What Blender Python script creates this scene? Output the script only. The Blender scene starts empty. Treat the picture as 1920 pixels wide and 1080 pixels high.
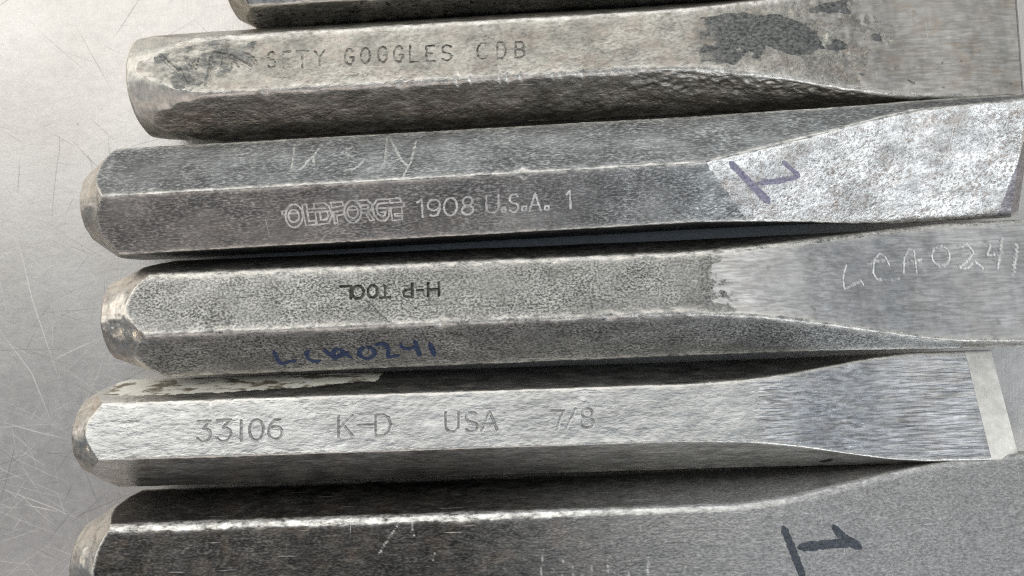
import bpy, math, random
import numpy as np
from mathutils import Matrix, Vector

SC = bpy.context.scene
COL = SC.collection
MM = 0.001
rng = np.random.default_rng(7)
random.seed(7)

# ------------------------------------------------------------------ camera
CAM_Z = 172.0          # mm above the table top
FPX = 1450.0           # focal length in photograph pixels (1920 wide)
cam = bpy.data.cameras.new('camera')
cam.sensor_width = 36.0
cam.lens = 36.0 * FPX / 1920.0
cam.clip_start = 0.005
cam.clip_end = 50.0
cam.dof.use_dof = True
cam.dof.focus_distance = (CAM_Z - 20.0) * MM
cam.dof.aperture_fstop = 14.0
camo = bpy.data.objects.new('camera', cam)
camo.location = (0, 0, CAM_Z * MM)
COL.objects.link(camo)
SC.camera = camo
SC.cycles.use_denoising = False
SC.cycles.filter_width = 1.15

# ------------------------------------------------------------------ light
SC.view_settings.view_transform = 'Standard'
SC.view_settings.look = 'None'
SC.view_settings.exposure = 0.28
SC.view_settings.gamma = 1.0
W = bpy.data.worlds.new('World')
SC.world = W
W.use_nodes = True
bg = W.node_tree.nodes['Background']
bg.inputs[0].default_value = (0.62, 0.78, 1.0, 1)
bg.inputs[1].default_value = 0.20


def area(name, loc, size, power, col, size_y=None, target=(0, 0, 0)):
    l = bpy.data.lights.new(name, 'AREA')
    l.shape = 'RECTANGLE'
    l.size = size
    l.size_y = size_y or size
    l.energy = power
    l.color = col
    o = bpy.data.objects.new(name, l)
    o.location = loc
    o.rotation_euler = (Vector(target) - Vector(loc)).to_track_quat('-Z', 'Y').to_euler()
    COL.objects.link(o)
    return o


area('ceiling_light', (0.0, 1.35, 1.30), 2.6, 19.0, (1.0, 0.975, 0.92), 2.2, (0, 1.0, 0))
area('bay_light', (-0.85, 0.48, 1.30), 0.8, 1.85, (1.0, 0.985, 0.94), 0.7)
area('side_light', (-1.5, 0.75, 0.62), 1.8, 9.0, (1.0, 0.96, 0.89), 0.9)
area('far_fill', (-0.55, -1.5, 1.30), 1.8, 6.4, (1.0, 0.84, 0.74), 1.2)  # unseen fill added to lift the facets turned to the lower edge
area('window_light', (0.90, -0.90, 0.98), 0.85, 6.0, (0.90, 0.95, 1.0), 0.6)
area('back_window', (0.1, 2.6, 0.72), 2.6, 13.0, (0.95, 0.98, 1.0), 1.0)
area('bevel_fill', (1.6, -0.15, 0.50), 0.9, 4.5, (1.0, 0.97, 0.92), 0.6)  # low fill added at the right to brighten the cutting bevel
area('work_lamp', (-0.95, -0.40, 0.42), 0.05, 0.26, (1.0, 0.88, 0.70), 0.05)

# ------------------------------------------------------------------ helpers


def tag(o, **k):
    for a, b in k.items():
        o[a] = b
    return o


def thing(name, label, cat, loc, rot, group=None):
    o = bpy.data.objects.new(name, None)
    o.empty_display_size = 0.005
    o.location = loc
    o.rotation_euler = rot
    COL.objects.link(o)
    tag(o, label=label, category=cat)
    if group:
        o['group'] = group
    return o


def smooth01(x):
    x = np.clip(x, 0, 1)
    return x * x * (3 - 2 * x)


def noise1(x, wl, seed):
    """smooth 1-D value noise, about -1..1, wavelength wl"""
    r = np.random.default_rng(seed)
    t = (np.asarray(x, float) + 1000.0) / wl
    i = np.floor(t).astype(int)
    f = smooth01(t - i)
    tab = r.uniform(-1, 1, 8192)
    return tab[i % 8192] * (1 - f) + tab[(i + 1) % 8192] * f


def noise2(x, y, wx, wy, seed):
    r = np.random.default_rng(seed)
    tab = r.uniform(-1, 1, (512, 512))
    a = (x + 1000.0) / wx
    b = (y + 1000.0) / wy
    i = np.floor(a).astype(int)
    j = np.floor(b).astype(int)
    fa = smooth01(a - i)
    fb = smooth01(b - j)
    i0, i1, j0, j1 = i % 512, (i + 1) % 512, j % 512, (j + 1) % 512
    return ((tab[i0, j0] * (1 - fa) + tab[i1, j0] * fa) * (1 - fb)
            + (tab[i0, j1] * (1 - fa) + tab[i1, j1] * fa) * fb)


def px_to_x(px, z):
    return (px - 960.0) * (CAM_Z - z) / FPX


# ------------------------------------------------------------------ stroke letters (unit box, y down)
def arc(cx, cy, rx, ry, a0, a1, n=12):
    return [(cx + rx * math.cos(math.radians(a0 + (a1 - a0) * i / n)),
             cy + ry * math.sin(math.radians(a0 + (a1 - a0) * i / n))) for i in range(n + 1)]


GL = {
    '0': [arc(.5, .5, .5, .5, 0, 360, 20)],
    'O': [arc(.5, .5, .5, .5, 0, 360, 20)],
    '1': [[(0, .2), (.6, 0), (.7, 1)]],
    'i': [[(.5, 0), (.5, 1)]],
    '3': [[(0.05, 0), (.95, 0), (.45, .36)] + arc(.47, .67, .5, .33, -75, 155, 14)],
    '6': [[(.85, .05), (.45, .02), (.12, .3), (0, .6)] + arc(.5, .68, .5, .32, 180, -180, 18)],
    '7': [[(0, .02), (1, .02), (.65, .5), (.5, 1)]],
    '8': [arc(.5, .25, .42, .25, 90, 450, 16), arc(.5, .75, .5, .25, -90, 270, 16)],
    '9': [arc(.5, .33, .5, .33, 0, 360, 16), [(1, .33), (1, .62), (.8, .93), (.45, 1), (.2, .92)]],
    '/': [[(1, 0), (0, 1)]],
    '-': [[(0, .5), (1, .5)]],
    '.': [[(0, 0), (1, 0), (1, 1), (0, 1), (0, 0)]],
    'A': [[(0, 1), (.5, 0), (1, 1)], [(.2, .66), (.8, .66)]],
    'B': [[(0, 0), (0, 1), (.65, 1), (1, .85), (1, .65), (.65, .48), (0, .48)],
          [(.65, .48), (.92, .35), (.92, .12), (.6, 0), (0, 0)]],
    'C': [arc(.52, .5, .5, .5, -45, -315, 16)],
    'D': [[(0, 0), (0, 1), (.5, 1), (.85, .85), (1, .5), (.85, .15), (.5, 0), (0, 0)]],
    'E': [[(1, 0), (0, 0), (0, 1), (1, 1)], [(0, .48), (.8, .48)]],
    'F': [[(1, 0), (0, 0), (0, 1)], [(0, .48), (.8, .48)]],
    'G': [arc(.52, .5, .5, .5, -45, -350, 18) + [(1, .55), (.6, .55)]],
    'H': [[(0, 0), (0, 1)], [(1, 0), (1, 1)], [(0, .5), (1, .5)]],
    'K': [[(0, 0), (0, 1)], [(1, 0), (.1, .58)], [(.32, .42), (1, 1)]],
    'L': [[(0, 0), (0, 1), (1, 1)]],
    'P': [[(0, 1), (0, 0), (.6, 0), (.98, .12), (.98, .42), (.6, .55), (0, .55)]],
    'R': [[(0, 1), (0, 0), (.6, 0), (.98, .12), (.98, .42), (.6, .52), (0, .52)], [(.5, .52), (1, 1)]],
    'S': [arc(.5, .25, .46, .25, -30, -270, 12) + arc(.5, .75, .48, .25, -90, 150, 12)],
    'T': [[(0, 0), (1, 0)], [(.5, 0), (.5, 1)]],
    'U': [[(0, 0), (0, .68)] + arc(.5, .68, .5, .32, 180, 0, 10) + [(1, 0)]],
    'W': [[(0, 0), (.25, 1), (.5, .3), (.75, 1), (1, 0)]],
    'Y': [[(0, 0), (.5, .45), (1, 0)], [(.5, .45), (.5, 1)]],
}


def glyphs(items, slope, flip=False):
    """items: (char, x0, x1, ytop, ybottom) in photograph pixels -> polylines in pixels"""
    out = []
    for ch, x0, x1, yt, yb in items:
        for pl in GL[ch]:
            q = []
            for (u, v) in pl:
                if flip:
                    u, v = 1 - u, 1 - v
                q.append((x0 + u * (x1 - x0), yt + v * (yb - yt) + slope * (u - .5) * (x1 - x0)))
            out.append(q)
    return out


def zoomed(pls, sc, ox, oy):
    return [[(ox + x / sc, oy + y / sc) for x, y in pl] for pl in pls]


# ------------------------------------------------------------------ materials
def nd(nt, t, **k):
    n = nt.nodes.new(t)
    for a, b in k.items():
        setattr(n, a, b)
    return n


def ramp(nt, src, stops):
    r = nd(nt, 'ShaderNodeValToRGB')
    e = r.color_ramp.elements
    while len(e) < len(stops):
        e.new(0.5)
    for el, (p, c) in zip(e, stops):
        el.position = p
        el.color = (c, c, c, 1) if not isinstance(c, tuple) else (*c, 1)
    nt.links.new(src, r.inputs[0])
    return r.outputs[0]


def mixc(nt, fac, a, b, mode='MIX'):
    m = nd(nt, 'ShaderNodeMix', data_type='RGBA', blend_type=mode)
    for sock, v in ((m.inputs[0], fac), (m.inputs[6], a), (m.inputs[7], b)):
        if hasattr(v, 'links'):
            nt.links.new(v, sock)
        elif isinstance(v, tuple):
            sock.default_value = (*v, 1)
        else:
            sock.default_value = v
    return m.outputs[2]


def math_(nt, op, a, b=0.0, clamp=False):
    m = nd(nt, 'ShaderNodeMath', operation=op, use_clamp=clamp)
    for sock, v in ((m.inputs[0], a), (m.inputs[1], b)):
        if hasattr(v, 'links'):
            nt.links.new(v, sock)
        else:
            sock.default_value = v
    return m.outputs[0]


def attr(nt, name):
    a = nd(nt, 'ShaderNodeAttribute', attribute_type='GEOMETRY', attribute_name=name)
    return a.outputs['Fac']


def noise(nt, vec, scale, detail=4, rough=.6, stretch=(1, 1, 1), off=(0, 0, 0), rot=(0, 0, 0)):
    mp = nd(nt, 'ShaderNodeMapping')
    mp.inputs['Scale'].default_value = stretch
    mp.inputs['Location'].default_value = off
    mp.inputs['Rotation'].default_value = rot
    nt.links.new(vec, mp.inputs[0])
    n = nd(nt, 'ShaderNodeTexNoise')
    n.inputs['Scale'].default_value = scale
    n.inputs['Detail'].default_value = detail
    n.inputs['Roughness'].default_value = rough
    nt.links.new(mp.outputs[0], n.inputs['Vector'])
    return n.outputs['Fac']


def steel(nt, dark, light, grain=2600.0, stretch=(.45, 1, 1), bump=0.05, rough=(.3, .5), metallic=1.0,
          bare=(.72, .69, .63), spread=(.42, .58), blotch=.25, patch=None, patch_rough=.5, patch_ramp=(.42, .52), patch_noise=1.9, specks=None,
          tint=None, tint_amt=.0, scratch=.35, fine=.35, wearmix=.85, along=0.0, paint=0.0, speck_mask=False, seed=0.0):
    """worn steel: two tones by grain, pitted relief, bare worn ridges (attribute wear), own patches or painted sheen (attribute patch)"""
    b = nd(nt, 'ShaderNodeBsdfPrincipled')
    tc = nd(nt, 'ShaderNodeTexCoord').outputs['Object']
    off = (seed * .37, seed * .11, seed * .23)
    g1 = noise(nt, tc, grain, 5, .62, stretch, off)
    g2 = noise(nt, tc, grain * .28, 3, .6, stretch, off)
    g3 = noise(nt, tc, 110, 4, .6, (1, 1, 1), off)
    pol = ramp(nt, noise(nt, tc, 160, 4, .6, (.6, 1, 1), (4 + seed, 2, 7)), [(.36, .45), (.60, 1.0)])
    gr = ramp(nt, g1, [(spread[0], 0.0), (spread[1], 1.0)])
    gr = math_(nt, 'ADD', math_(nt, 'MULTIPLY', math_(nt, 'SUBTRACT', gr, .5), pol), .5)
    c = mixc(nt, gr, dark, light)
    g4 = noise(nt, tc, 420, 4, .65, (.45, 1, 1), (seed, 5, 1))
    c = mixc(nt, 1.0, c, ramp(nt, g4, [(.32, 1.0 - blotch * .9), (.62, 1.0)]), 'MULTIPLY')
    bl = ramp(nt, g3, [(.35, 1.0 - blotch), (.65, 1.0)])
    c = mixc(nt, 1.0, c, bl, 'MULTIPLY')
    if tint:
        tf = ramp(nt, noise(nt, tc, 260, 5, .65, (.7, 1, 1), (3, 1 + seed, 2)), [(.5, 0.0), (.72, tint_amt)])
        c = mixc(nt, tf, c, tint)
    if specks:
        sf = ramp(nt, noise(nt, tc, specks[1], 3, .55, (1, 1, 1), (1, seed, 4)), [(specks[2], 0.0), (specks[2] + .05, 1.0)])
        if speck_mask:
            sf = math_(nt, 'MULTIPLY', sf, ramp(nt, noise(nt, tc, 150, 3, .6, (1, 1, 1), (7, 3, seed)), [(.38, .25), (.58, 1.0)]))
        c = mixc(nt, math_(nt, 'MULTIPLY', sf, specks[3]), c, specks[0])
    # hairline scratches
    s1 = ramp(nt, noise(nt, tc, 2400, 1, .5, (.035, 1, .3), (seed, 0, 0), (0, 0, .1)), [(.74, 0.0), (.77, 1.0)])
    s2 = ramp(nt, noise(nt, tc, 1700, 1, .5, (1, .04, .3), (0, seed, 0), (0, 0, -.9)), [(.78, 0.0), (.80, 1.0)])
    sc = math_(nt, 'MULTIPLY', math_(nt, 'MAXIMUM', s1, s2), scratch)
    c = mixc(nt, sc, c, bare)
    wn = ramp(nt, noise(nt, tc, 900, 4, .7, (.5, 1, 1), (9, seed, 0)), [(.33, 0.0), (.58, 1.0)])
    wf = math_(nt, 'MULTIPLY', math_(nt, 'MULTIPLY', attr(nt, 'wear'), wn), wearmix)
    c = mixc(nt, wf, c, bare)
    ro = ramp(nt, g2, [(.3, rough[0]), (.7, rough[1])])
    if patch:
        pa = attr(nt, 'patch')
        pn = math_(nt, 'ADD', pa, math_(nt, 'MULTIPLY', math_(nt, 'SUBTRACT', math_(nt, 'ADD', math_(nt, 'MULTIPLY', g2, .6), math_(nt, 'MULTIPLY', g1, .4)), .5), patch_noise))
        pn = math_(nt, 'MULTIPLY', pn, math_(nt, 'GREATER_THAN', pa, .02))
        pf = ramp(nt, pn, [(patch_ramp[0], 0.0), (patch_ramp[1], 1.0)])
        pc = mixc(nt, ramp(nt, g2, [(.40, 0.0), (.50, 1.0)]) if paint else ramp(nt, g1, [(.36, 0.0), (.64, 1.0)]), patch[0], patch[1])
        c = mixc(nt, pf, c, pc)
        mr = nd(nt, 'ShaderNodeMix', data_type='FLOAT')
        nt.links.new(pf, mr.inputs[0])
        nt.links.new(ro, mr.inputs[2])
        mr.inputs[3].default_value = patch_rough
        ro = mr.outputs[0]
    nt.links.new(c, b.inputs['Base Color'])
    if patch and paint:
        nt.links.new(math_(nt, 'SUBTRACT', metallic, math_(nt, 'MULTIPLY', pf, paint)), b.inputs['Metallic'])
    nt.links.new(ro, b.inputs['Roughness'])
    if not b.inputs['Metallic'].links:
        b.inputs['Metallic'].default_value = metallic
    # relief
    h = math_(nt, 'ADD', math_(nt, 'MULTIPLY', g1, fine), math_(nt, 'MULTIPLY', g2, 1.0 - fine))
    if along:
        st = noise(nt, tc, 1500, 2, .5, (.09, 1, .2), (seed, 2, 0))
        h = math_(nt, 'ADD', h, math_(nt, 'MULTIPLY', st, along))
    h = math_(nt, 'SUBTRACT', h, math_(nt, 'MULTIPLY', sc, .25))
    bp = nd(nt, 'ShaderNodeBump')
    nt.links.new(math_(nt, 'ADD', math_(nt, 'MULTIPLY', pol, .6), .4), bp.inputs['Strength'])
    bp.inputs['Distance'].default_value = bump * MM * 6
    nt.links.new(h, bp.inputs['Height'])
    nt.links.new(bp.outputs[0], b.inputs['Normal'])
    return b.outputs[0]


def metal(name, *a, ground=None, feather=.35, **k):
    """steel finish; with ground = the finish of the reground blade, mixed in by the attribute ground"""
    m = bpy.data.materials.new(name)
    m.use_nodes = True
    nt = m.node_tree
    nt.nodes.remove(nt.nodes['Principled BSDF'])
    out = nt.nodes['Material Output']
    sh = steel(nt, *a, **k)
    if ground:
        s2 = steel(nt, **ground)
        tc = nd(nt, 'ShaderNodeTexCoord').outputs['Object']
        f = noise(nt, tc, 1500, 4, .7, (.35, 1, 1), (2, 8, 4))
        f = math_(nt, 'ADD', attr(nt, 'ground'), math_(nt, 'MULTIPLY', math_(nt, 'SUBTRACT', f, .5), feather * 2.6))
        f = math_(nt, 'MULTIPLY', ramp(nt, f, [(.4, 0.0), (.6, 1.0)]), math_(nt, 'GREATER_THAN', attr(nt, 'ground'), .01))
        mx = nd(nt, 'ShaderNodeMixShader')
        nt.links.new(f, mx.inputs[0])
        nt.links.new(sh, mx.inputs[1])
        nt.links.new(s2, mx.inputs[2])
        sh = mx.outputs[0]
    nt.links.new(sh, out.inputs['Surface'])
    return m


def ink_mat(name, col, thin, dens=(.3, .5)):
    m = bpy.data.materials.new(name)
    m.use_nodes = True
    nt = m.node_tree
    b = nt.nodes['Principled BSDF']
    tc = nd(nt, 'ShaderNodeTexCoord').outputs['Object']
    n = noise(nt, tc, 1800, 4, .65)
    c = mixc(nt, ramp(nt, n, [(dens[0], 0.0), (dens[1] + .2, 1.0)]), col, thin)
    nt.links.new(c, b.inputs['Base Color'])
    nt.links.new(ramp(nt, noise(nt, tc, 2600, 3, .6, (.6, 1, 1), (3, 3, 3)), [(.30, .35), (.46, .97)]), b.inputs['Alpha'])
    b.inputs['Metallic'].default_value = .35
    b.inputs['Roughness'].default_value = .42
    bp = nd(nt, 'ShaderNodeBump')
    bp.inputs['Distance'].default_value = .00012
    nt.links.new(n, bp.inputs['Height'])
    nt.links.new(bp.outputs[0], b.inputs['Normal'])
    return m


BARE_HEAD = metal('bare_head_steel', (.42, .38, .33), (.66, .61, .54), grain=1500, stretch=(1, .35, .35), bump=.012,
                  rough=(.24, .42), blotch=.35, tint=(.30, .18, .12), tint_amt=.5, scratch=.15)

# ------------------------------------------------------------------ table
tm = bpy.data.materials.new('brushed_table_steel')
tm.use_nodes = True
nt = tm.node_tree
b = nt.nodes['Principled BSDF']
tc = nd(nt, 'ShaderNodeTexCoord').outputs['Object']
n1 = noise(nt, tc, 38, 5, .6)
n2 = noise(nt, tc, 2200, 3, .6, (1, .06, 1), (0, 0, 0), (0, 0, .25))
n3 = noise(nt, tc, 420, 5, .7)
c = mixc(nt, ramp(nt, n1, [(.3, 0.0), (.7, 1.0)]), (.55, .52, .485), (.66, .64, .605))
c = mixc(nt, ramp(nt, n3, [(.35, .07), (.7, 0.0)]), c, (.40, .37, .34))
dots = ramp(nt, noise(nt, tc, 700, 2, .5, (1, 1, 1), (5, 5, 5)), [(.75, 0.0), (.78, .7)])
c = mixc(nt, dots, c, (.2, .17, .15))
nt.links.new(c, b.inputs['Base Color'])
b.inputs['Metallic'].default_value = 1.0
nt.links.new(ramp(nt, n3, [(.3, .39), (.7, .47)]), b.inputs['Roughness'])
bp = nd(nt, 'ShaderNodeBump')
bp.inputs['Distance'].default_value = .00004
hh = math_(nt, 'ADD', n2, math_(nt, 'MULTIPLY', n3, 1.5))
nt.links.new(hh, bp.inputs['Height'])
nt.links.new(bp.outputs[0], b.inputs['Normal'])

me = bpy.data.meshes.new('table_top')
X0, X1, Y0, Y1 = -.40, .40, -.30, .30
v = [(X0, Y0, -.003), (X1, Y0, -.003), (X1, Y1, -.003), (X0, Y1, -.003), (X0, Y0, 0), (X1, Y0, 0), (X1, Y1, 0), (X0, Y1, 0)]
me.from_pydata(v, [], [(4, 5, 6, 7), (3, 2, 1, 0), (0, 1, 5, 4), (1, 2, 6, 5), (2, 3, 7, 6), (3, 0, 4, 7)])
me.materials.append(tm)
table = bpy.data.objects.new('table_top', me)
COL.objects.link(table)
tag(table, kind='structure', label='scratched brushed stainless steel table top under the row of chisels')


def ribbons(name, lines, mat, parent):
    """thin strips lying on the table: lines = (points mm, width mm, z mm)"""
    V, Fc = [], []
    for pts, w, z in lines:
        p = np.array(pts, float)
        d = np.gradient(p, axis=0)
        d /= np.linalg.norm(d, axis=1)[:, None] + 1e-9
        nrm = np.stack([-d[:, 1], d[:, 0]], 1)
        ww = w * .5 * np.sin(np.linspace(.15, math.pi - .15, len(p)))[:, None]
        base = len(V)
        for a, b_ in zip(p + nrm * ww, p - nrm * ww):
            V.append((a[0] * MM, a[1] * MM, z * MM))
            V.append((b_[0] * MM, b_[1] * MM, z * MM))
        for i in range(len(p) - 1):
            k = base + 2 * i
            Fc.append((k, k + 1, k + 3, k + 2))
    m_ = bpy.data.meshes.new(name)
    m_.from_pydata(V, [], Fc)
    m_.materials.append(mat)
    m_.update()
    o = bpy.data.objects.new(name, m_)
    o.parent = parent
    COL.objects.link(o)
    return o


def scratch_mat(name, col, rough, metallic=1.0):
    m_ = bpy.data.materials.new(name)
    m_.use_nodes = True
    b_ = m_.node_tree.nodes['Principled BSDF']
    b_.inputs['Base Color'].default_value = (*col, 1)
    b_.inputs['Metallic'].default_value = metallic
    b_.inputs['Roughness'].default_value = rough
    return m_


def scratch_lines(n, wr, lr, seed, zoff, low=.0):
    r = random.Random(seed)
    L = []
    for i in range(n):
        cx, cy = r.uniform(-125, -60), r.uniform(-75, 75)
        if r.random() < low:
            cy = r.gauss(-42, 20)
        if r.random() < .12:
            cx = r.uniform(80, 125)
        an = r.choice([r.gauss(.55, .35), r.gauss(-1.1, .3), r.gauss(-.35, .25), r.uniform(-1.6, 1.6)])
        ln = r.uniform(*lr) * (r.random() ** 1.3 + .15)
        k = r.gauss(0, .006)
        pts = []
        for t in np.linspace(-.5, .5, 12):
            a = an + k * t * ln
            pts.append((cx + t * ln * math.cos(an) - k * (t * ln) ** 2 * .5 * math.sin(an),
                        cy + t * ln * math.sin(an) + k * (t * ln) ** 2 * .5 * math.cos(an)))
        L.append((pts, r.uniform(*wr), zoff + i * 1e-5))
    return L


def tp(pl):
    return [((x - 960) * CAM_Z / FPX, -(y - 540) * CAM_Z / FPX) for x, y in pl]


def dense(pl, n=40):
    p = np.array(pl, float)
    d = np.r_[0, np.cumsum(np.linalg.norm(np.diff(p, axis=0), axis=1))]
    t = np.linspace(0, d[-1], n)
    return np.stack([np.interp(t, d, p[:, 0]), np.interp(t, d, p[:, 1])], 1)


own = [[(5, 432), (28, 445), (40, 475), (60, 560), (90, 650), (112, 715)], [(0, 620), (60, 700), (100, 800)],
       [(0, 915), (90, 948), (150, 975)], [(0, 790), (70, 810), (135, 825)], [(140, 30), (70, 95), (5, 125)],
       [(130, 190), (150, 225), (175, 260)], [(90, 680), (150, 650), (195, 632)], [(45, 945), (110, 960)]]
bright = [(dense(tp(l)), .17, .006) for l in own]
ribbons('scratch_bright', bright + scratch_lines(420, (.035, .10), (3, 30), 3, .008, .6), scratch_mat('bright_scratch', (.76, .73, .69), .5, .45), table)['kind'] = 'stuff'
ribbons('scratch_dark', scratch_lines(170, (.03, .09), (4, 30), 11, .013, .2), scratch_mat('dark_scratch', (.27, .25, .23), .5), table)['kind'] = 'stuff'


# ------------------------------------------------------------------ chisels
NF = 5      # points per rounded ridge


class Chisel:
    """hexagonal bar lofted along its axis: struck head cone, six-sided shank, forged blade, cutting edge.
    local axes: x along the tool, y across, z up; millimetres until the mesh is written"""

    def __init__(s_, y0, ang, roll, s, head_px, ctrl, tip_px, r0, cone_len, nface=(50, 90, 50), dense_px=(), step=.30, dstep=.14,
                 grind_px=None, bevel=4.0, tip_t=1.3, skew=0.0, seed=1, wear_w=.45, fillet=(.25, .5), grind_sharp=False,
                 dents=(), wave=.03, cone_pow=1.0, grind_tilt=0.0, blade_wave=.3, ridge={}, jitter=.5, bevel_tilt=0.0, grind_w=1.5):
        s_.jitter, s_.bevel_tilt = jitter, bevel_tilt
        s_.grind_tilt = grind_tilt
        s_.seed = seed
        s_.y0, s_.ang, s_.roll, s_.s = y0, math.radians(ang), math.radians(roll), s
        ph = np.radians(np.arange(6) * 60.0) + s_.roll
        s_.zc = float(-(s * np.sin(ph)).min()) + .02
        H = s * .8660254
        zt = s_.zc + H * math.cos(s_.roll)
        s_.x_head = px_to_x(head_px, s_.zc + r0 * .7)
        # origin of the thing: on the axis at the head
        s_.org = np.array([s_.x_head, y0 + s_.x_head * math.tan(s_.ang), s_.zc])
        ca, sa, cr, sr = math.cos(s_.ang), math.sin(s_.ang), math.cos(s_.roll), math.sin(s_.roll)
        s_.R = np.array([[ca, -sa, 0], [sa, ca, 0], [0, 0, 1]]) @ np.array([[1, 0, 0], [0, cr, -sr], [0, sr, cr]])
        tos = lambda px, z: (px_to_x(px, z) - s_.x_head) / ca
        s_.tos = tos
        L = tos(tip_px, s_.zc)
        s_.L = L
        # stations
        rngs = [(0, cone_len + 2, .16)] + [(tos(a, zt), tos(b_, zt), dstep) for a, b_ in dense_px]
        st = [0.0]
        vis_max = min(L, tos(1980, s_.zc))
        while st[-1] < L:
            x = st[-1]
            d = step
            for a, b_, dd in rngs:
                if a - .3 <= x <= b_:
                    d = min(d, dd)
            if x > vis_max:
                d = 1.2
            if L - bevel - .4 < x < L - bevel + .4:
                d = min(d, .12)
            st.append(x + d)
        st[-1] = L
        S = np.array(st)
        s_.S = S
        n = len(S)
        # profile along the axis: (px, half thickness, half width, inset of the flat)
        cp = [(-50.0, H, s, s * .5)]
        for (px, t_, b_, e_) in ctrl:
            cp.append((tos(px, s_.zc + t_ * .6), t_, b_, e_))
        cp = np.array(cp)
        cp = np.vstack([cp, [L + 60, cp[-1, 1], cp[-1, 2], cp[-1, 3]]])
        def pro(c):
            fine = np.arange(-10, L + 20, .25)
            y = np.interp(fine, cp[:, 0], cp[:, c])
            k = np.hanning(33 if not grind_sharp else 9)
            k /= k.sum()
            pad = len(k) // 2
            y = np.convolve(np.pad(y, pad, mode='edge'), k, mode='valid')
            return np.interp(S, fine, y)
        t, b_, e = pro(1), pro(2), pro(3)
        # cutting edge
        bev = np.clip((S - (L - bevel)) / bevel, 0, 1)
        t_b = np.interp(L - bevel, S, t)
        t = np.where(bev > 0, t_b + (.06 - t_b) * bev, t)
        a = np.maximum(b_ - e, .2)
        s_.t = t
        Vx = np.stack([np.stack([b_, 0 * t], 1), np.stack([a, t], 1), np.stack([-a, t], 1),
                       np.stack([-b_, 0 * t], 1), np.stack([-a, -t], 1), np.stack([a, -t], 1)], 1)   # n,6,2
        # rounded ridges with wear and nicks
        cut = np.zeros((n, 6))
        for k in range(6):
            w = fillet[0] + (fillet[1] - fillet[0]) * (.5 + .5 * noise1(S, 5.0, seed * 10 + k)) + .10 * noise1(S, .8, seed * 20 + k)
            cut[:, k] = np.maximum(w, .06) + ridge.get(k, 0.0)
        for (k, px, wd, dp) in dents:
            c0 = tos(px, zt)
            cut[:, k] += .7 * dp * np.exp(-((S - c0) / (wd * 1.25)) ** 2) * (1 + .4 * noise1(S, .5, seed + 8))
        el = np.linalg.norm(np.roll(Vx, -1, 1) - Vx, axis=2)            # edge k -> k+1
        lim = .32 * np.minimum(el, np.roll(el, 1, 1))
        cut = np.minimum(cut, np.maximum(lim, .01))
        dirs = (np.roll(Vx, -1, 1) - Vx) / (el[:, :, None] + 1e-9)
        P, fid, vv, wr, nrm = [], [], [], [], []
        cnt = [nface[0], nface[1], nface[2], 4, 4, 4]
        enorm = np.stack([dirs[:, :, 1], -dirs[:, :, 0]], 2)             # outward for clockwise? fixed below
        ctr = (Vx + np.roll(Vx, -1, 1)) * .5
        sg = np.sign((enorm * ctr).sum(2, keepdims=True))
        enorm = enorm * sg
        for k in range(6):
            V0, dA, dB = Vx[:, k], dirs[:, k - 1], dirs[:, k]
            c = cut[:, k][:, None]
            A, B = V0 - dA * c, V0 + dB * c
            for u in np.linspace(0, 1, NF):
                P.append((1 - u) ** 2 * A + 2 * u * (1 - u) * V0 + u * u * B)
                fid.append(-1 - k)
                wr.append(np.ones(n))
                vv.append(np.zeros(n))
                nn = enorm[:, k - 1] * (1 - u) + enorm[:, k] * u
                nrm.append(nn / (np.linalg.norm(nn, axis=1)[:, None] + 1e-9))
            k2 = (k + 1) % 6
            A2 = Vx[:, k2] - dB * cut[:, k2][:, None]
            m = cnt[k]
            for j in range(m):
                f = (j + 1) / (m + 1)
                Q = B * (1 - f) + A2 * f
                P.append(Q)
                fid.append(k)
                dv = ((Q - ctr[:, k]) * dB).sum(1)
                vv.append(dv)
                dr = el[:, k] * .5 - np.abs(dv) - np.where(dv < 0, cut[:, k], cut[:, k2])
                wr.append(np.exp(-np.maximum(dr, 0) / wear_w))
                nrm.append(enorm[:, k])
        P = np.stack(P, 1)               # n,m,2
        s_.fid = np.array(fid)
        s_.v = np.stack(vv, 1)
        s_.wear = np.stack(wr, 1)
        N2 = np.stack(nrm, 1)
        m = P.shape[1]
        # continuous perimeter coordinate for noise
        per = np.cumsum(np.r_[0, np.linalg.norm(np.diff(P[min(20, n - 1)], axis=0), axis=1)])[None, :] + 0 * P[:, :, 0]
        SS = S[:, None] + 0 * per
        # head cone
        rad = np.linalg.norm(P, axis=2)
        q = np.clip(S / cone_len, 0, 1.6)
        Rc = (r0 + (s * 1.02 - r0) * q ** cone_pow)
        Rc = Rc - .7 * np.clip(1 - S / .8, 0, 1) ** 2
        Rc = Rc[:, None] + .15 * noise2(SS, per, 2.4, 3.0, seed + 40)
        lim_ = (rad > Rc) & (SS < cone_len * 1.5)
        P = P * np.where(lim_, Rc / rad, 1.0)[:, :, None]
        s_.headmask = lim_
        s_.wear = np.where(lim_, .6, s_.wear)
        soft = np.where(lim_, .0, 1.0)
        edge_h = np.clip(1 - np.abs(rad - Rc) / .30, 0, 1) * (SS < cone_len * 1.5)
        s_.wear = np.maximum(s_.wear, edge_h * .9)
        hb = np.where(lim_, 1.0, 0.0) * .055 * (noise2(SS, per, 1.6, 2.2, seed + 60) + .5 * noise2(SS, per, .6, .8, seed + 61))
        s_.disp = hb + wave * soft * (noise2(SS, per, 2.2, 1.4, seed + 3) + .6 * noise2(SS, per, .9, .7, seed + 4) + 1.6 * noise2(SS, per, 9, 5, seed + 5))
        sg_ = tos(grind_px, s_.zc) if grind_px else L
        s_.disp = s_.disp * (1 - (1 - blade_wave) * smooth01((SS - sg_ + 2) / 4))
        s_.patch = np.zeros_like(SS)
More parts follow.
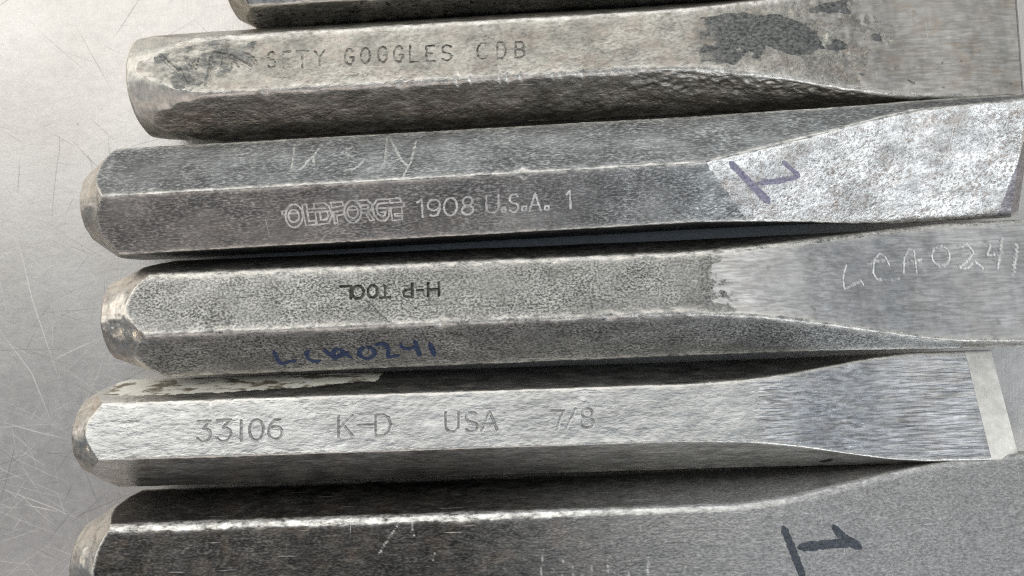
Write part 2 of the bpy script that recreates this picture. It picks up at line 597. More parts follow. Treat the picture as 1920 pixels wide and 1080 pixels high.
        sgr = tos(grind_px, s_.zc) if grind_px else L + 99
        gw = max(grind_w, .1)
        gq = (SS - sgr - grind_tilt * s_.v) / gw + .5 + .5 * noise2(SS, per, 3.0, .8, seed + 70) + .35 * noise2(SS, per, 1.0, 1.6, seed + 71)
        flat = np.isin(s_.fid, [1, 4])
        s_.ground = smooth01(gq) * np.where(flat, 1.0, 0.0)[None, :]
        s_.part = np.zeros_like(SS, dtype=int)         # lettering index per vertex
        s_.P, s_.N2, s_.SS, s_.per = P, N2, SS, per
        s_.skew = skew
        s_.xoff = skew * P[:, :, 0] * smooth01((SS - (L - 45)) / 45.0)
        s_.bevel = bevel
        s_.s_grind = tos(grind_px, s_.zc + t_b) if grind_px else L - bevel - .1
        s_.inks = []
        s_.letters = []
        s_.world()

    def local(s_):
        Q = s_.P + s_.N2 * s_.disp[:, :, None]
        return np.stack([s_.SS + s_.xoff, Q[:, :, 0], Q[:, :, 1]], 2)

    def world(s_):
        Wd = s_.local() @ s_.R.T + s_.org
        d = CAM_Z - Wd[:, :, 2]
        s_.pxy = np.stack([960 + FPX * Wd[:, :, 0] / d, 540 - FPX * Wd[:, :, 1] / d], 2)

    def uv(s_, pts, face):
        """photograph pixels -> (along, across) millimetres on one facet"""
        cols = np.where(s_.fid == face)[0]
        c2 = cols[::3]
        out = []
        sub = s_.pxy[::2][:, c2]
        for (x, y) in pts:
            d = (sub[:, :, 0] - x) ** 2 + (sub[:, :, 1] - y) ** 2
            i, j = np.unravel_index(np.argmin(d), d.shape)
            i = min(max(i * 2, 3), len(s_.S) - 4)
            J = cols[max(0, min(j * 3, len(cols) - 1))]
            ii = slice(i - 3, i + 4)
            jj = [c_ for c_ in range(J - 3, J + 4) if c_ in cols] if True else None
            A = s_.pxy[ii][:, jj].reshape(-1, 2)
            M = np.c_[A, np.ones(len(A))]
            ta = np.linalg.lstsq(M, np.c_[s_.SS[ii][:, jj].ravel(), s_.v[ii][:, jj].ravel()], rcond=None)[0]
            out.append(tuple(np.array([x, y, 1.0]) @ ta))
        return out

    def dist(s_, pls, face, reach):
        """distance field on one facet to polylines given in (along, across)"""
        cols = np.where(s_.fid == face)[0]
        D = np.full((len(s_.S), len(cols)), 9.0)
        for pl in pls:
            for (x0, y0), (x1, y1) in zip(pl[:-1], pl[1:]):
                i0 = np.searchsorted(s_.S, min(x0, x1) - reach)
                i1 = np.searchsorted(s_.S, max(x0, x1) + reach)
                if i1 <= i0:
                    continue
                X = s_.SS[i0:i1][:, cols] - x0
                Y = s_.v[i0:i1][:, cols] - y0
                dx, dy = x1 - x0, y1 - y0
                f = np.clip((X * dx + Y * dy) / (dx * dx + dy * dy + 1e-9), 0, 1)
                D[i0:i1] = np.minimum(D[i0:i1], np.hypot(X - f * dx, Y - f * dy))
        return cols, D

    def carve(s_, px_lines, face, width, depth, lip=.25, letter=None, rag=0.0, fade=None):
        """cut grooves of the given half width and depth (mm) along lines given in photograph pixels"""
        pls = [s_.uv(pl, face) for pl in px_lines]
        cols, D = s_.dist(pls, face, width * 2.5)
        if rag:
            D = D + rag * noise2(s_.SS[:, cols], s_.v[:, cols], .35, .35, s_.seed + 77)
        g = smooth01(1.25 - D / width)
        l = np.exp(-((D - width * 1.35) / (width * .35)) ** 2)
        s_.disp[:, cols] += -depth * g + depth * lip * l
        if letter == 'wear':
            s_.wear[:, cols] = np.maximum(s_.wear[:, cols], g * .9)
        elif letter is not None:
            s_.part[:, cols] = np.where(D < width * .95, letter, s_.part[:, cols])
        return pls

    def add_patch(s_, px_poly, face, val=1.0, fade=False):
        pts = np.array(s_.uv(px_poly, face))
        cols = np.where(s_.fid == face)[0]
        X = s_.SS[:, cols] + .6 * noise2(s_.SS[:, cols], s_.v[:, cols], 1.1, .8, s_.seed + 91) + .25 * noise2(s_.SS[:, cols], s_.v[:, cols], .4, .3, s_.seed + 94)
        Y = s_.v[:, cols] + .4 * noise2(s_.SS[:, cols], s_.v[:, cols], 1.5, 1.0, s_.seed + 92)
        ins = np.zeros(X.shape, bool)
        m = len(pts)
        for i in range(m):
            x0, y0 = pts[i]
            x1, y1 = pts[(i + 1) % m]
            cond = ((y0 > Y) != (y1 > Y)) & (X < (x1 - x0) * (Y - y0) / (y1 - y0 + 1e-12) + x0)
            ins ^= cond
        if fade:
            val = val * (.62 + .38 * smooth01((X - pts[:, 0].min()) / 7.0)) * (1 + .25 * noise2(X, Y, 1.2, .9, s_.seed + 93))
        s_.patch[:, cols] = np.maximum(s_.patch[:, cols], ins * val)

    def build(s_, label, group, mats, letter_names=()):
        """mats: shank, blade, edge, head, then one per lettering set"""
        root = thing('cold_chisel', label, 'chisel', tuple(s_.org * MM), (s_.roll, 0, s_.ang), group)
        Lc = s_.local() * MM
        n, m = Lc.shape[:2]
        co = Lc.reshape(-1, 3)
        i = np.arange(n - 1)[:, None]
        j = np.arange(m)[None, :]
        j2 = (j + 1) % m
        quads = np.stack([i * m + j, i * m + j2, (i + 1) * m + j2, (i + 1) * m + j], 2).reshape(-1, 4)
        # outward orientation
        fn = np.cross(co[quads[:, 2]] - co[quads[:, 0]], co[quads[:, 3]] - co[quads[:, 1]])
        cen = co[quads].mean(1)
        if (fn[:, 1:] * cen[:, 1:]).sum() < 0:
            quads = quads[:, ::-1]
            fn = -fn
        vn = np.stack([sum(np.bincount(quads[:, c], fn[:, a], len(co)) for c in range(4)) for a in range(3)], 1)
        vn /= np.linalg.norm(vn, axis=1)[:, None] + 1e-20
        hm = s_.headmask.ravel()[quads].sum(1) >= 2
        sq = s_.SS.ravel()[quads].mean(1)
        vq = s_.v.ravel()[quads].mean(1)
        lab = np.zeros(len(quads), int)
        jit = s_.jitter * (noise2(sq, vq, 2.5, .35, s_.seed + 55) + .6 * noise2(sq, vq, .3, .2, s_.seed + 56))
        fq = np.broadcast_to(s_.fid[None, :], s_.SS.shape).ravel()[quads].max(1)
        lab[(sq > s_.s_grind + jit + s_.grind_tilt * vq) & ((fq == 1) | (fq == 4))] = 1
        lab[sq > s_.L - s_.bevel - s_.bevel_tilt * vq] = 2
        lab[hm] = 3
        pq = s_.part.ravel()[quads].max(1)
        lab = np.where((pq > 0) & (lab < 3), 3 + pq, lab)
        names = ['shank', 'blade', 'cutting_edge', 'struck_head'] + list(letter_names)
        wear = s_.wear.ravel()
        patch = s_.patch.ravel()
        grd = s_.ground.ravel()
        objs = {}
        for k, nm in enumerate(names):
            f = quads[lab == k]
            if not len(f):
                continue
            ids, inv = np.unique(f, return_inverse=True)
            f2 = inv.reshape(f.shape)
            extra = []
            cc = co[ids]
            nn = vn[ids]
            if k == 3:     # end disc of the head
                ring = np.searchsorted(ids, np.arange(m))
                rc = co[:m].mean(0)
                cc = np.vstack([cc, rc[None] - [[.0002, 0, 0]]])
                nn = np.vstack([nn, [[-1, 0, 0]]])
                e = len(cc) - 1
                a_ = ring
                b_ = np.roll(ring, -1)
                extra = np.stack([a_, b_, np.full(m, e)], 1)
                nf = np.cross(cc[extra[0, 1]] - cc[extra[0, 0]], cc[e] - cc[extra[0, 0]])
                if nf[0] > 0:
                    extra = extra[:, ::-1]
            me_ = bpy.data.meshes.new(nm)
            nl = f2.size + (extra.size if len(extra) else 0)
            npoly = len(f2) + len(extra)
            me_.vertices.add(len(cc))
            me_.vertices.foreach_set('co', cc.astype(np.float32).ravel())
            me_.loops.add(nl)
            me_.polygons.add(npoly)
            li = f2.ravel() if not len(extra) else np.r_[f2.ravel(), extra.ravel()]
            me_.loops.foreach_set('vertex_index', li.astype(np.int32))
            ls = np.r_[np.arange(len(f2)) * 4, f2.size + np.arange(len(extra)) * 3].astype(np.int32)
            me_.polygons.foreach_set('loop_start', ls)
            me_.polygons.foreach_set('use_smooth', np.ones(npoly, bool))
            me_.update(calc_edges=True)
            me_.validate()
            at = me_.attributes.new('wear', 'FLOAT', 'POINT')
            wv = wear[ids]
            pv = patch[ids]
            if k == 3:
                wv, pv = np.r_[wv, .5], np.r_[pv, 0]
            at.data.foreach_set('value', wv.astype(np.float32))
            at = me_.attributes.new('patch', 'FLOAT', 'POINT')
            at.data.foreach_set('value', pv.astype(np.float32))
            at = me_.attributes.new('ground', 'FLOAT', 'POINT')
            at.data.foreach_set('value', (np.r_[grd[ids], 0] if k == 3 else grd[ids]).astype(np.float32))
            if len(me_.vertices) == len(nn):
                me_.normals_split_custom_set_from_vertices(nn.astype(np.float32))
            me_.materials.append(mats[k])
            o = bpy.data.objects.new(nm, me_)
            o.parent = root
            COL.objects.link(o)
            objs[nm] = o
        s_.root = root
        s_.co3, s_.vn3 = co.reshape(n, m, 3), vn.reshape(n, m, 3)
        return root

    def surf(s_, sv, face):
        """(along, across) -> local position and normal on the finished surface (bilinear)"""
        cols = np.where(s_.fid == face)[0]
        x, y = sv
        i = int(np.clip(np.searchsorted(s_.S, x) - 1, 0, len(s_.S) - 2))
        f = np.clip((x - s_.S[i]) / (s_.S[i + 1] - s_.S[i]), 0, 1)
        row = s_.v[i][cols]
        if row[0] > row[-1]:
            cols = cols[::-1]
            row = row[::-1]
        j = int(np.clip(np.searchsorted(row, y) - 1, 0, len(row) - 2))
        g = np.clip((y - row[j]) / (row[j + 1] - row[j] + 1e-9), 0, 1)
        a, b_ = cols[j], cols[j + 1]
        def bl(A):
            return (A[i, a] * (1 - f) + A[i + 1, a] * f) * (1 - g) + (A[i, b_] * (1 - f) + A[i + 1, b_] * f) * g
        return bl(s_.co3), bl(s_.vn3)

    def ink(s_, name, strokes, face, mat, lift=.035):
        """marker strokes as thin film on the facet: (pixel polyline, width px)"""
        V, Fc = [], []
        for q, (pl, wpx) in enumerate(strokes):
            p = np.array(s_.uv(dense(pl, max(6, int(len(pl) * 7))), face))
            L_ = np.linalg.norm(np.diff(p, axis=0), axis=1).sum()
            nn = max(8, int(L_ / .15))
            p = dense(p, nn)
            ker = np.ones(5) / 5
            if nn > 12:
                p = np.stack([np.convolve(np.pad(p[:, c], 2, mode='edge'), ker, 'valid') for c in (0, 1)], 1)
            d = np.gradient(p, axis=0)
            d /= np.linalg.norm(d, axis=1)[:, None] + 1e-9
            nr = np.stack([-d[:, 1], d[:, 0]], 1)
            w = wpx * .105 * .5
            tt = np.r_[0, np.cumsum(np.linalg.norm(np.diff(p, axis=0), axis=1))]
            endr = np.minimum(tt, tt[-1] - tt)
            ww = w * np.sqrt(np.clip(endr / w * .7, .05, 1)) * (1 + .18 * noise1(tt, .7, s_.seed + q) + .1 * noise1(tt, .25, s_.seed + q + 5))
            base = len(V)
            ks = np.linspace(-1, 1, 5)
            for a in range(nn):
                for kk in ks:
                    c_, n_ = s_.surf(p[a] + nr[a] * ww[a] * kk, face)
                    V.append(tuple(c_ + n_ * (lift + q * .004) * MM))
            for a in range(nn - 1):
                for c in range(4):
                    k = base + a * 5 + c
                    Fc.append((k, k + 1, k + 6, k + 5))
        me_ = bpy.data.meshes.new(name)
        me_.from_pydata(V, [], Fc)
        me_.polygons.foreach_set('use_smooth', np.ones(len(Fc), bool))
        me_.materials.append(mat)
        me_.update()
        o = bpy.data.objects.new(name, me_)
        o.parent = s_.root
        COL.objects.link(o)
        return o


GRP = 'cold chisels lying side by side on the steel table'

# ---- 1: chisel cut by the top of the frame
c1 = Chisel(67.35, 3.54, 17.5, 10.5, 421, [(1250, 9.09, 10.5, 5.25), (1600, 4, 11, 1.5)], 1900, 7.2, 6.0, nface=(20, 50, 60), seed=11,
            step=.4, wave=.03, dents=[(2, 690, .7, .8), (2, 560, .8, .6)])
m1s = metal('speckled_dark_steel', (.36, .36, .34), (.66, .65, .62), grain=2200, bump=.02, rough=(.3, .5), specks=((.03, .03, .035), 900, .6, .85), seed=1, scratch=.2)
c1.build('dark speckled chisel cut off by the upper frame edge, shortest visible strip', GRP, [m1s, m1s, m1s, BARE_HEAD])

# ---- 2: forged chisel with the safety warning
c2 = Chisel(45.61, 3.28, -6.38, 11.97, 247,
            [(1230, 10.37, 11.97, 6.0), (1330, 9.7, 12.0, 5.3), (1450, 8.0, 12.3, 4.0), (1560, 6.0, 12.7, 2.4), (1680, 4.2, 13.2, .9), (1900, 2.6, 13.8, .4)],
            1912, 10.0, 18.0, nface=(14, 84, 50), dense_px=[(335, 1000)], seed=21, grind_px=1585, jitter=4.0, grind_w=24.0, ridge={1: .2, 2: .2}, bevel=2.0, wave=.05, skew=.06, fillet=(.25, .7),
            dents=[(2, 318, 1.0, 1.6), (2, 345, .8, 1.2), (2, 497, .5, 1.5), (2, 750, .5, .9), (2, 855, .5, 1.4), (2, 880, .3, .8), (2, 935, .25, .9), (2, 950, .2, .9),
                   (2, 975, .3, .9), (2, 1035, .25, .8), (2, 1050, .2, .8), (2, 1090, .3, .5), (1, 560, .5, .5), (1, 700, .4, .4)])
sf = [('S', 501.7, 516.7, 98, 127), ('F', 531.7, 545, 97, 127), ('T', 557, 578, 96, 131), ('Y', 590, 609, 94.5, 123), ('G', 647, 663.5, 92, 121),
      ('O', 677, 694, 90, 119), ('G', 709, 726, 88, 117), ('G', 739, 756, 87, 116), ('L', 769, 785, 86, 116), ('E', 800, 814, 86, 115), ('S', 829, 847, 85, 114),
      ('C', 895, 917, 81, 111), ('D', 933, 949, 80, 110), ('B', 967, 984, 79, 108)]
c2.carve(glyphs(sf, -.06), 1, .15, .12, letter=1, rag=.09)
c2.carve(glyphs([('W', 352, 374, 108, 131), ('E', 393, 405, 106, 129), ('A', 413, 428, 104, 128), ('R', 434, 447, 102, 126)], -.06), 1, .12, .06, letter=1, rag=.09)
c2.carve(zoomed([[(370, 265), (470, 370), (570, 460)], [(585, 430), (620, 510), (670, 600)], [(940, 290), (915, 420), (885, 600)], [(1150, 270), (1270, 330), (1380, 400)],
                 [(1330, 250), (1400, 290), (1440, 360)], [(960, 240), (1080, 250)]], 6, 240, 60), 1, .40, .22, lip=.15, rag=.15)
c2.carve([[(1310, 70), (1395, 60), (1480, 75), (1540, 85)], [(640, 148), (690, 142)], [(745, 140), (760, 133)]], 1, .5, .05, rag=.3)
c2.add_patch([(290, 105), (390, 76), (480, 76), (475, 115), (420, 140), (330, 184), (293, 176)], 1, .43)
cl2 = np.where(c2.fid == 2)[0]
X2, V2 = c2.SS[:, cl2], c2.v[:, cl2]
lump = smooth01((X2 - c2.tos(1150, 20)) / 8) * smooth01((c2.tos(1700, 20) - X2) / 10) * smooth01((2.0 - V2) / 6)
c2.disp[:, cl2] += lump * (.16 * noise2(X2, V2, 1.5, .9, 201) + .10 * noise2(X2, V2, .6, .5, 202))
for p in ([(1312, 32), (1370, 24), (1480, 30), (1530, 58), (1545, 92), (1495, 106), (1440, 88), (1421, 117), (1404, 94), (1376, 122), (1312, 114)],
          [(1500, 16), (1590, -2), (1592, 24), (1525, 27)], [(1630, 65), (1650, 63), (1654, 78), (1632, 78)], [(1610, 138), (1622, 142), (1616, 156)],
          [(1700, 145), (1722, 150), (1715, 168), (1702, 166)], [(1548, 72), (1570, 70), (1592, 85), (1572, 97), (1550, 96)]):
    c2.add_patch(p, 1, .72, True)
m2b = dict(dark=(.42, .40, .36), light=(.58, .56, .52), grain=2000, stretch=(.12, 1, 1), bump=.012, rough=(.3, .42), tint=(.33, .25, .18), tint_amt=.6, seed=3,
            specks=((.12, .10, .09), 500, .70, .8), patch=((.10, .10, .10), (.2, .2, .2)), along=.3)
m2s = metal('forged_grey_steel', (.30, .29, .26), (.60, .57, .50), grain=2100, stretch=(.6, 1, 1), bump=.055, rough=(.3, .5), tint=(.36, .27, .22), tint_amt=.45, seed=2,
            patch=((.07, .073, .07), (.25, .25, .235)), patch_rough=.5, patch_ramp=(.36, .50), patch_noise=1.5, spread=(.32, .6), blotch=.35, ground=m2b, feather=.9)
m2l = metal('grimy_stamp', (.10, .095, .085), (.46, .44, .38), grain=2000, bump=.02, rough=(.4, .6), seed=4, wearmix=0)
m2h = metal('ground_head_steel', (.50, .48, .42), (.70, .67, .59), grain=2400, stretch=(1, .3, .3), bump=.015, rough=(.38, .5), seed=33)
c2.build('worn grey chisel stamped SFTY GOGGLES, battered lower ridge and dark scale patches', GRP, [m2s, m2s, m2s, m2h, m2l], ['stamped_lettering'])

# ---- 3: dark chisel with maker outline letters
c3 = Chisel(21.255, 3.22, 27.11, 12.3, 157,
            [(1296, 10.65, 12.3, 6.15), (1312, 10.4, 12.3, 6.0), (1400, 8.8, 12.4, 5.0), (1500, 6.9, 12.5, 3.6), (1600, 5.0, 12.6, 1.9), (1690, 3.6, 12.8, .8), (1900, 2.4, 13.0, .4)],
            1924, 6.9, 8.0, nface=(60, 90, 24), skew=-.11, dense_px=[(525, 1080)], seed=31, grind_px=1336, grind_tilt=.72, jitter=.2, grind_w=.5, bevel_tilt=.25, bevel=3.0, wave=.02, grind_sharp=True, fillet=(.15, .35), wear_w=.25,
            dents=[(1, 980, 1.0, 1.3), (1, 905, .5, .3), (1, 1215, .4, .3)])
logo = [arc(310, 387, 97, 130, 0, 360, 26), arc(305, 390, 60, 70, 0, 360, 20), [(250, 362), (360, 358)], [(205, 330), (170, 335), (175, 378), (208, 375)],
        [(400, 262), (445, 255), (475, 450), (550, 440), (555, 485), (440, 500), (400, 262)], [(455, 312), (655, 303)], [(460, 350), (690, 335)],
        [(535, 300), (530, 250), (640, 240), (700, 280), (735, 380), (700, 470), (565, 490), (545, 345)], [(600, 350), (610, 435), (670, 430), (695, 390), (680, 345)],
        [(720, 240), (850, 228), (865, 275), (735, 295), (720, 240)], [(740, 345), (865, 325)], [(745, 350), (765, 475), (800, 470), (790, 385), (865, 372)],
        arc(970, 340, 95, 127, 0, 360, 26), arc(968, 345, 60, 68, 0, 360, 20), [(915, 325), (1020, 318)],
        [(1015, 215), (1130, 210), (1185, 260), (1180, 320), (1140, 345), (1210, 435), (1165, 445), (1115, 350), (1075, 352)], [(1045, 270), (1130, 265), (1150, 285), (1130, 305), (1065, 310)],
        [(1370, 200), (1240, 210), (1195, 270), (1205, 370), (1260, 440), (1330, 445), (1375, 400), (1380, 300), (1235, 305), (1250, 360), (1290, 395), (1330, 380), (1340, 345), (1290, 348)],
        [(1365, 240), (1260, 250), (1235, 290)],
        [(1385, 195), (1500, 188), (1510, 235), (1545, 240), (1545, 275), (1520, 285), (1390, 298)], [(1385, 195), (1390, 240), (1510, 235)],
        [(1395, 300), (1415, 440), (1525, 430), (1525, 385), (1445, 390), (1440, 365), (1525, 358), (1520, 290)]]
c3.carve(zoomed(logo, 6, 500, 340), 1, .10, .05, lip=.2, letter=1)
t3 = [('1', 782, 797, 373, 407), ('9', 802, 825, 374, 405), ('0', 832.5, 857, 371, 404), ('8', 866, 888, 369, 402), ('U', 912, 935, 366, 399), ('.', 942, 948, 389, 397),
      ('S', 955, 972.5, 364, 397.5), ('.', 979, 987, 387, 394), ('A', 993, 1014, 362.5, 395), ('.', 1022, 1029, 386, 393), ('1', 1063, 1073, 357.5, 391)]
c3.carve(glyphs(t3, -.06), 1, .11, .06, lip=.2, letter=1)
usn = zoomed([[(145, 140), (125, 290), (115, 420), (160, 450), (240, 410), (300, 340), (370, 270), (440, 180)], [(370, 280), (375, 380)], [(840, 160), (765, 210), (770, 260), (840, 280)],
              [(985, 310), (940, 370), (850, 430), (760, 440)], [(1250, 80), (1230, 340), (1190, 410)], [(1300, 80), (1360, 200), (1430, 330), (1510, 395)],
              [(1600, 100), (1570, 230), (1540, 340), (1450, 510)]], 6.4, 530, 250)
c3.carve(usn, 0, .13, .03, lip=.1, letter=2, rag=.10)
m3b = dict(dark=(.36, .345, .32), light=(.82, .81, .78), grain=2300, stretch=(.8, 1, 1), bump=.05, rough=(.26, .42), seed=6, specks=((.19, .16, .14), 1300, .52, .75), speck_mask=True,
            tint=(.26, .20, .16), tint_amt=.45, spread=(.36, .5), blotch=.45)
m3s = metal('black_oxide_pebbled', (.15, .152, .15), (.50, .50, .48), grain=2900, stretch=(.38, 1, 1), bump=.035, rough=(.32, .5), seed=5, spread=(.46, .66), blotch=.3, scratch=.3, ground=m3b, feather=.12)
m3e = metal('shaded_cutting_edge', (.16, .15, .16), (.34, .32, .33), grain=2200, bump=.02, rough=(.4, .55), seed=26)  # shade on the bevel painted in as a darker steel
m3l = metal('bright_etching', (.50, .49, .46), (.80, .78, .75), grain=2000, bump=.01, rough=(.45, .55), metallic=.5, seed=7)
m3u = metal('pale_scratching', (.28, .28, .26), (.6, .59, .55), grain=2200, bump=.02, rough=(.4, .5), seed=8)
c3.build('dark chisel etched with outlined letters and 1908 U.S.A. 1, glaring pitted blade', GRP, [m3s, m3s, m3e, BARE_HEAD, m3l, m3u], ['etched_lettering', 'scratched_lettering'])
pur = ink_mat('faded_purple_ink', (.11, .10, .17), (.36, .34, .41))
c3.ink('marker_writing', [(zoomed([[(262, 368), (380, 490), (492, 604)]], 3, 1280, 180)[0], 13), (zoomed([[(420, 490), (540, 478), (662, 452)]], 3, 1280, 180)[0], 11),
                          (zoomed([[(662, 455), (610, 410), (560, 365)]], 3, 1280, 180)[0], 8)], 1, pur)

# ---- 4: chisel with upside-down stamp and blue marker
c4 = Chisel(-3.24, 2.34, -15.84, 12.45, 197,
            [(1270, 10.78, 12.45, 6.22), (1400, 9.8, 12.5, 5.4), (1500, 8.3, 12.6, 4.2), (1600, 6.3, 12.7, 2.8), (1700, 4.5, 12.9, 1.4), (1780, 3.6, 13.1, .6), (1950, 2.8, 13.4, .4)],
            2010, 8.1, 11.8, nface=(24, 90, 60), dense_px=[(632, 830), (1575, 1925)], seed=41, grind_px=1325, jitter=2.0, grind_w=6.0, ridge={1: .35, 2: .1}, bevel=4.0, wave=.035, fillet=(.3, .6), wear_w=.5,
            dents=[(1, 1042, .5, .9), (2, 1140, .8, 1.2), (2, 830, .8, 1.0), (2, 1195, .5, .6), (1, 1310, .8, .6), (2, 945, .4, .5), (2, 1707, .6, .5)])
t4 = [('L', 638, 658, 537, 560), ('O', 660, 682, 536, 560), ('O', 690, 707.5, 535, 558), ('T', 713, 732, 536, 558), ('P', 757, 773, 532, 557), ('-', 782, 792, 536, 553), ('H', 803, 823, 530, 555)]
c4.carve(glyphs(t4, -.045, True), 1, .22, .12, letter=1, rag=.04)
c4.carve(zoomed([[(1040, 435), (1095, 405)], [(1060, 350), (1160, 450), (1300, 590)]], 5.333, 490, 500), 1, .2, .16, rag=.05)
c4.carve([[(392, 562), (460, 558), (560, 552)], [(300, 586), (322, 584)]], 1, .14, .06, rag=.05)
e4 = [[(920, 410), (905, 450), (900, 500), (908, 545), (1000, 500), (1015, 520)], [(1160, 410), (1140, 370), (1105, 345), (1075, 380), (1070, 460), (1090, 490), (1160, 500), (1220, 485)],
      [(1050, 405), (1100, 385), (1150, 385)], [(1240, 455), (1245, 370), (1270, 320), (1300, 335), (1315, 455)], [(1235, 400), (1340, 380)], arc(1450, 360, 50, 55, 0, 360, 16),
      [(1550, 310), (1600, 295), (1635, 340), (1590, 400), (1550, 425), (1600, 430), (1640, 390), (1690, 430)], [(1730, 295), (1710, 355), (1760, 350), (1800, 340)], [(1795, 260), (1770, 430)],
      [(1880, 295), (1860, 465)]]
c4.carve(zoomed(e4, 3, 1280, 360), 1, .15, .08, lip=.4, letter=2, rag=.07)
m4b = dict(dark=(.44, .435, .43), light=(.66, .655, .645), grain=2300, stretch=(.1, 1, 1), bump=.012, rough=(.3, .42), seed=10, along=.25,
            specks=((.22, .2, .18), 420, .66, .45), tint=(.36, .32, .26), tint_amt=.3)
m4s = metal('pebbled_grey_steel', (.11, .109, .103), (.54, .535, .505), grain=2700, stretch=(.7, 1, 1), bump=.045, rough=(.32, .5), seed=9, spread=(.42, .58), blotch=.3, ground=m4b, feather=.8)
m4l = metal('grimy_stamp_two', (.03, .03, .028), (.13, .125, .11), grain=2000, bump=.02, rough=(.4, .6), seed=11, wearmix=0)
m4e = metal('engraver_marks', (.55, .54, .52), (.88, .88, .86), grain=2200, bump=.04, rough=(.3, .45), seed=12)
c4.build('grey pebbled chisel with blue marker code LCA0241 and an upside-down stamp', GRP, [m4s, m4s, m4s, BARE_HEAD, m4l, m4e], ['stamped_lettering', 'engraved_lettering'])
blue = ink_mat('blue_marker_ink', (.010, .022, .075), (.05, .075, .14))
mk = [([(120, 830), (160, 920), (195, 975), (280, 950), (360, 935)], 6.5), ([(490, 835), (450, 860), (465, 920), (530, 950), (605, 935)], 6.5), ([(615, 820), (700, 890), (760, 945)], 6.5),
      ([(700, 900), (740, 820), (800, 830), (830, 880), (760, 905), (700, 880)], 6.5), ([(800, 830), (850, 880), (910, 915)], 6), ([(720, 920), (800, 870), (885, 850)], 6),
      (arc(1055, 860, 78, 58, -100, 262, 16), 6.8), ([(1120, 785), (1230, 765), (1275, 830), (1262, 905), (1390, 885)], 6.5), ([(1395, 755), (1398, 800), (1460, 825), (1560, 800)], 6),
      ([(1530, 730), (1560, 820), (1590, 900)], 7), ([(1680, 755), (1710, 830), (1735, 900)], 7)]
c4.ink('marker_writing', [(zoomed([p], 5.333, 490, 500)[0], w * 1.3) for p, w in mk], 2, blue)

# ---- 5: bright chisel with size stamp
c5 = Chisel(-27.57, 1.85, -11.88, 11.1, 143,
            [(1280, 9.61, 11.1, 5.55), (1400, 8.9, 11.15, 5.0), (1480, 7.6, 11.2, 4.0), (1560, 5.8, 11.3, 2.6), (1640, 4.2, 11.4, 1.2), (1710, 3.4, 11.45, .5), (1880, 2.5, 11.5, .3)],
            1884, 7.4, 7.8, nface=(36, 90, 40), dense_px=[(365, 740), (830, 1118)], seed=51, grind_px=1394, grind_tilt=.16, jitter=.6, grind_w=3.0, ridge={1: .15}, bevel=7.2, wave=.03, skew=-.10, fillet=(.15, .4), wear_w=.3,
            dents=[(1, 393, .25, .6), (1, 433, .3, .5), (2, 250, .8, .8), (1, 560, .8, .3), (1, 240, 2.5, .9)])
t5 = [('3', 369.5, 396, 790, 829), ('3', 405.5, 434, 788, 828), ('i', 446, 459, 789, 827), ('0', 468, 494, 787, 826), ('6', 504, 529, 786, 824), ('K', 635, 661, 780, 818), ('-', 672, 699, 788, 806),
      ('D', 705, 733, 778, 816.5), ('U', 836, 860.5, 773, 810), ('S', 873, 895.5, 773, 810), ('A', 903, 933, 772, 808), ('7', 1033.5, 1057.5, 769.5, 805), ('/', 1061, 1079, 767, 804.5), ('8', 1090, 1113, 766, 802)]
c5.carve(glyphs(t5, -.035), 1, .23, .17, lip=.22, letter=1)
c5.add_patch([(197, 742), (232, 705), (330, 700), (712, 690), (716, 700), (702, 714), (540, 728), (330, 740)], 0)
m5b = dict(dark=(.44, .43, .42), light=(.94, .945, .95), grain=2100, stretch=(.05, 1, 1), bump=.03, rough=(.24, .36), seed=14, spread=(.40, .56), along=.9,
            tint=(.3, .24, .2), tint_amt=.35, scratch=.2)
m5s = metal('bright_rolled_steel', (.48, .48, .465), (.70, .695, .67), grain=1900, stretch=(.4, 1, 1), bump=.05, rough=(.3, .45), seed=13, spread=(.3, .58), blotch=.2,
            patch=((.22, .19, .14), (.88, .86, .76)), patch_rough=.55, scratch=.15, paint=.9, ground=m5b)
m5e = metal('matt_cutting_edge', (.80, .78, .72), (.88, .86, .80), grain=2600, stretch=(1, .4, 1), bump=.01, rough=(.4, .5), seed=15, metallic=.12)
m5l = metal('stamp_hollows', (.30, .30, .29), (.56, .555, .54), grain=2200, bump=.02, rough=(.35, .5), seed=44)
c5.build('bright silver chisel stamped 33106 with 7/8 size, whole streaked blade in view', GRP, [m5s, m5s, m5e, BARE_HEAD, m5l], ['stamped_lettering'])
black = ink_mat('black_paint', (.008, .009, .012), (.03, .03, .035))
c5.ink('paint_spot', [([(1503, 662), (1512, 668), (1522, 666)], 16)], 0, black, .05)
c5.ink('paint_spot', [([(1536, 866), (1550, 864), (1562, 860)], 9)], 2, black, .05)

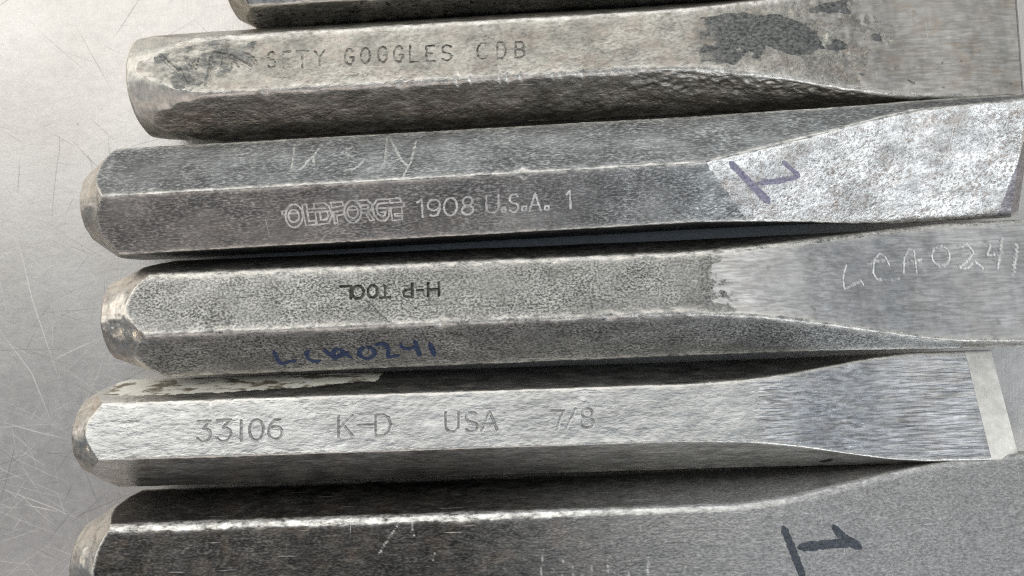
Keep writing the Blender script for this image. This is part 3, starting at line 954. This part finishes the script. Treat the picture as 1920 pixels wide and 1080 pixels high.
# ---- 6: black chisel at the bottom
c6 = Chisel(-53.05, 1.915, -14.24, 13.95, 139,
            [(1380, 12.08, 13.95, 6.97), (1480, 11.0, 14.05, 6.0), (1580, 9.1, 14.3, 4.3), (1680, 7.2, 14.7, 2.5), (1780, 5.7, 15.1, 1.0), (1950, 4.2, 15.7, .4)],
            2060, 7.6, 10.8, nface=(50, 90, 20), dense_px=[], seed=61, grind_px=2000, ridge={1: .45}, bevel=4.0, wave=.02, fillet=(.35, .6), wear_w=.2, dstep=.2,
            dents=[(1, 480, .6, .3), (1, 870, .4, .3)])
c6.carve([[(746, 984), (728, 1010), (712, 1036)], [(772, 975), (776, 1005)], [(1018, 1030), (1014, 1078)], [(866, 970), (867, 978)], [(812, 1050), (815, 1036)]], 1, .12, .04, letter='wear', rag=.08)
z6 = zoomed([arc(1560, 420, 150, 110, 0, 360, 18), [(350, 370), (310, 480), (250, 610)], [(650, 440), (760, 350)], [(1180, 340), (1170, 440), (1080, 610)], [(480, 250), (530, 268), (590, 272)],
             [(640, 250), (665, 238)], [(1800, 580), (1880, 620)]], 5.818, 230, 960)
c6.carve(z6, 1, .09, .03, letter=1, rag=.10)
for x in (1055, 1075, 1110, 1140, 1180, 1215, 1216, 1285):
    c6.carve([[(x, 1040 + (x * 7) % 25), (x - 1, 1085)]], 1, .10, .02, letter='wear', rag=.08)
cols6 = np.where(c6.fid == 1)[0]
sheen6 = smooth01((c6.SS - c6.tos(780, 20)) / 75.0)  # sheen painted into the colour: face lightens towards the blade
c6.patch = np.where(True, .10 + .62 * sheen6, c6.patch)
m6s = metal('black_forged_steel', (.045, .043, .041), (.15, .143, .13), grain=2900, stretch=(.45, 1, 1), bump=.03, rough=(.32, .5), seed=16, spread=(.46, .7), blotch=.35,
            tint=(.22, .16, .12), tint_amt=.35, patch=((.36, .352, .342), (.64, .63, .61)), patch_rough=.42, patch_ramp=(.08, .95), patch_noise=.5, bare=(.95, .93, .87))
m6l = metal('pale_scratches', (.06, .057, .052), (.22, .205, .18), grain=2200, bump=.02, rough=(.4, .5), seed=17)
c6.build('black chisel with rust and a dark marker numeral, cut off by the lower frame edge', GRP, [m6s, m6s, m6s, BARE_HEAD, m6l], ['scratched_lettering'])
dk = ink_mat('blue_black_ink', (.02, .027, .038), (.10, .11, .13))
mk6 = [([(200, 330), (320, 620), (400, 830), (500, 1080)], 11), ([(400, 640), (800, 600), (1230, 555)], 12), ([(885, 320), (1000, 460), (1120, 550), (1310, 650)], 12)]
c6.ink('marker_writing', [(zoomed([p], 7.385, 1440, 940)[0], w * 1.3) for p, w in mk6], 1, dk)
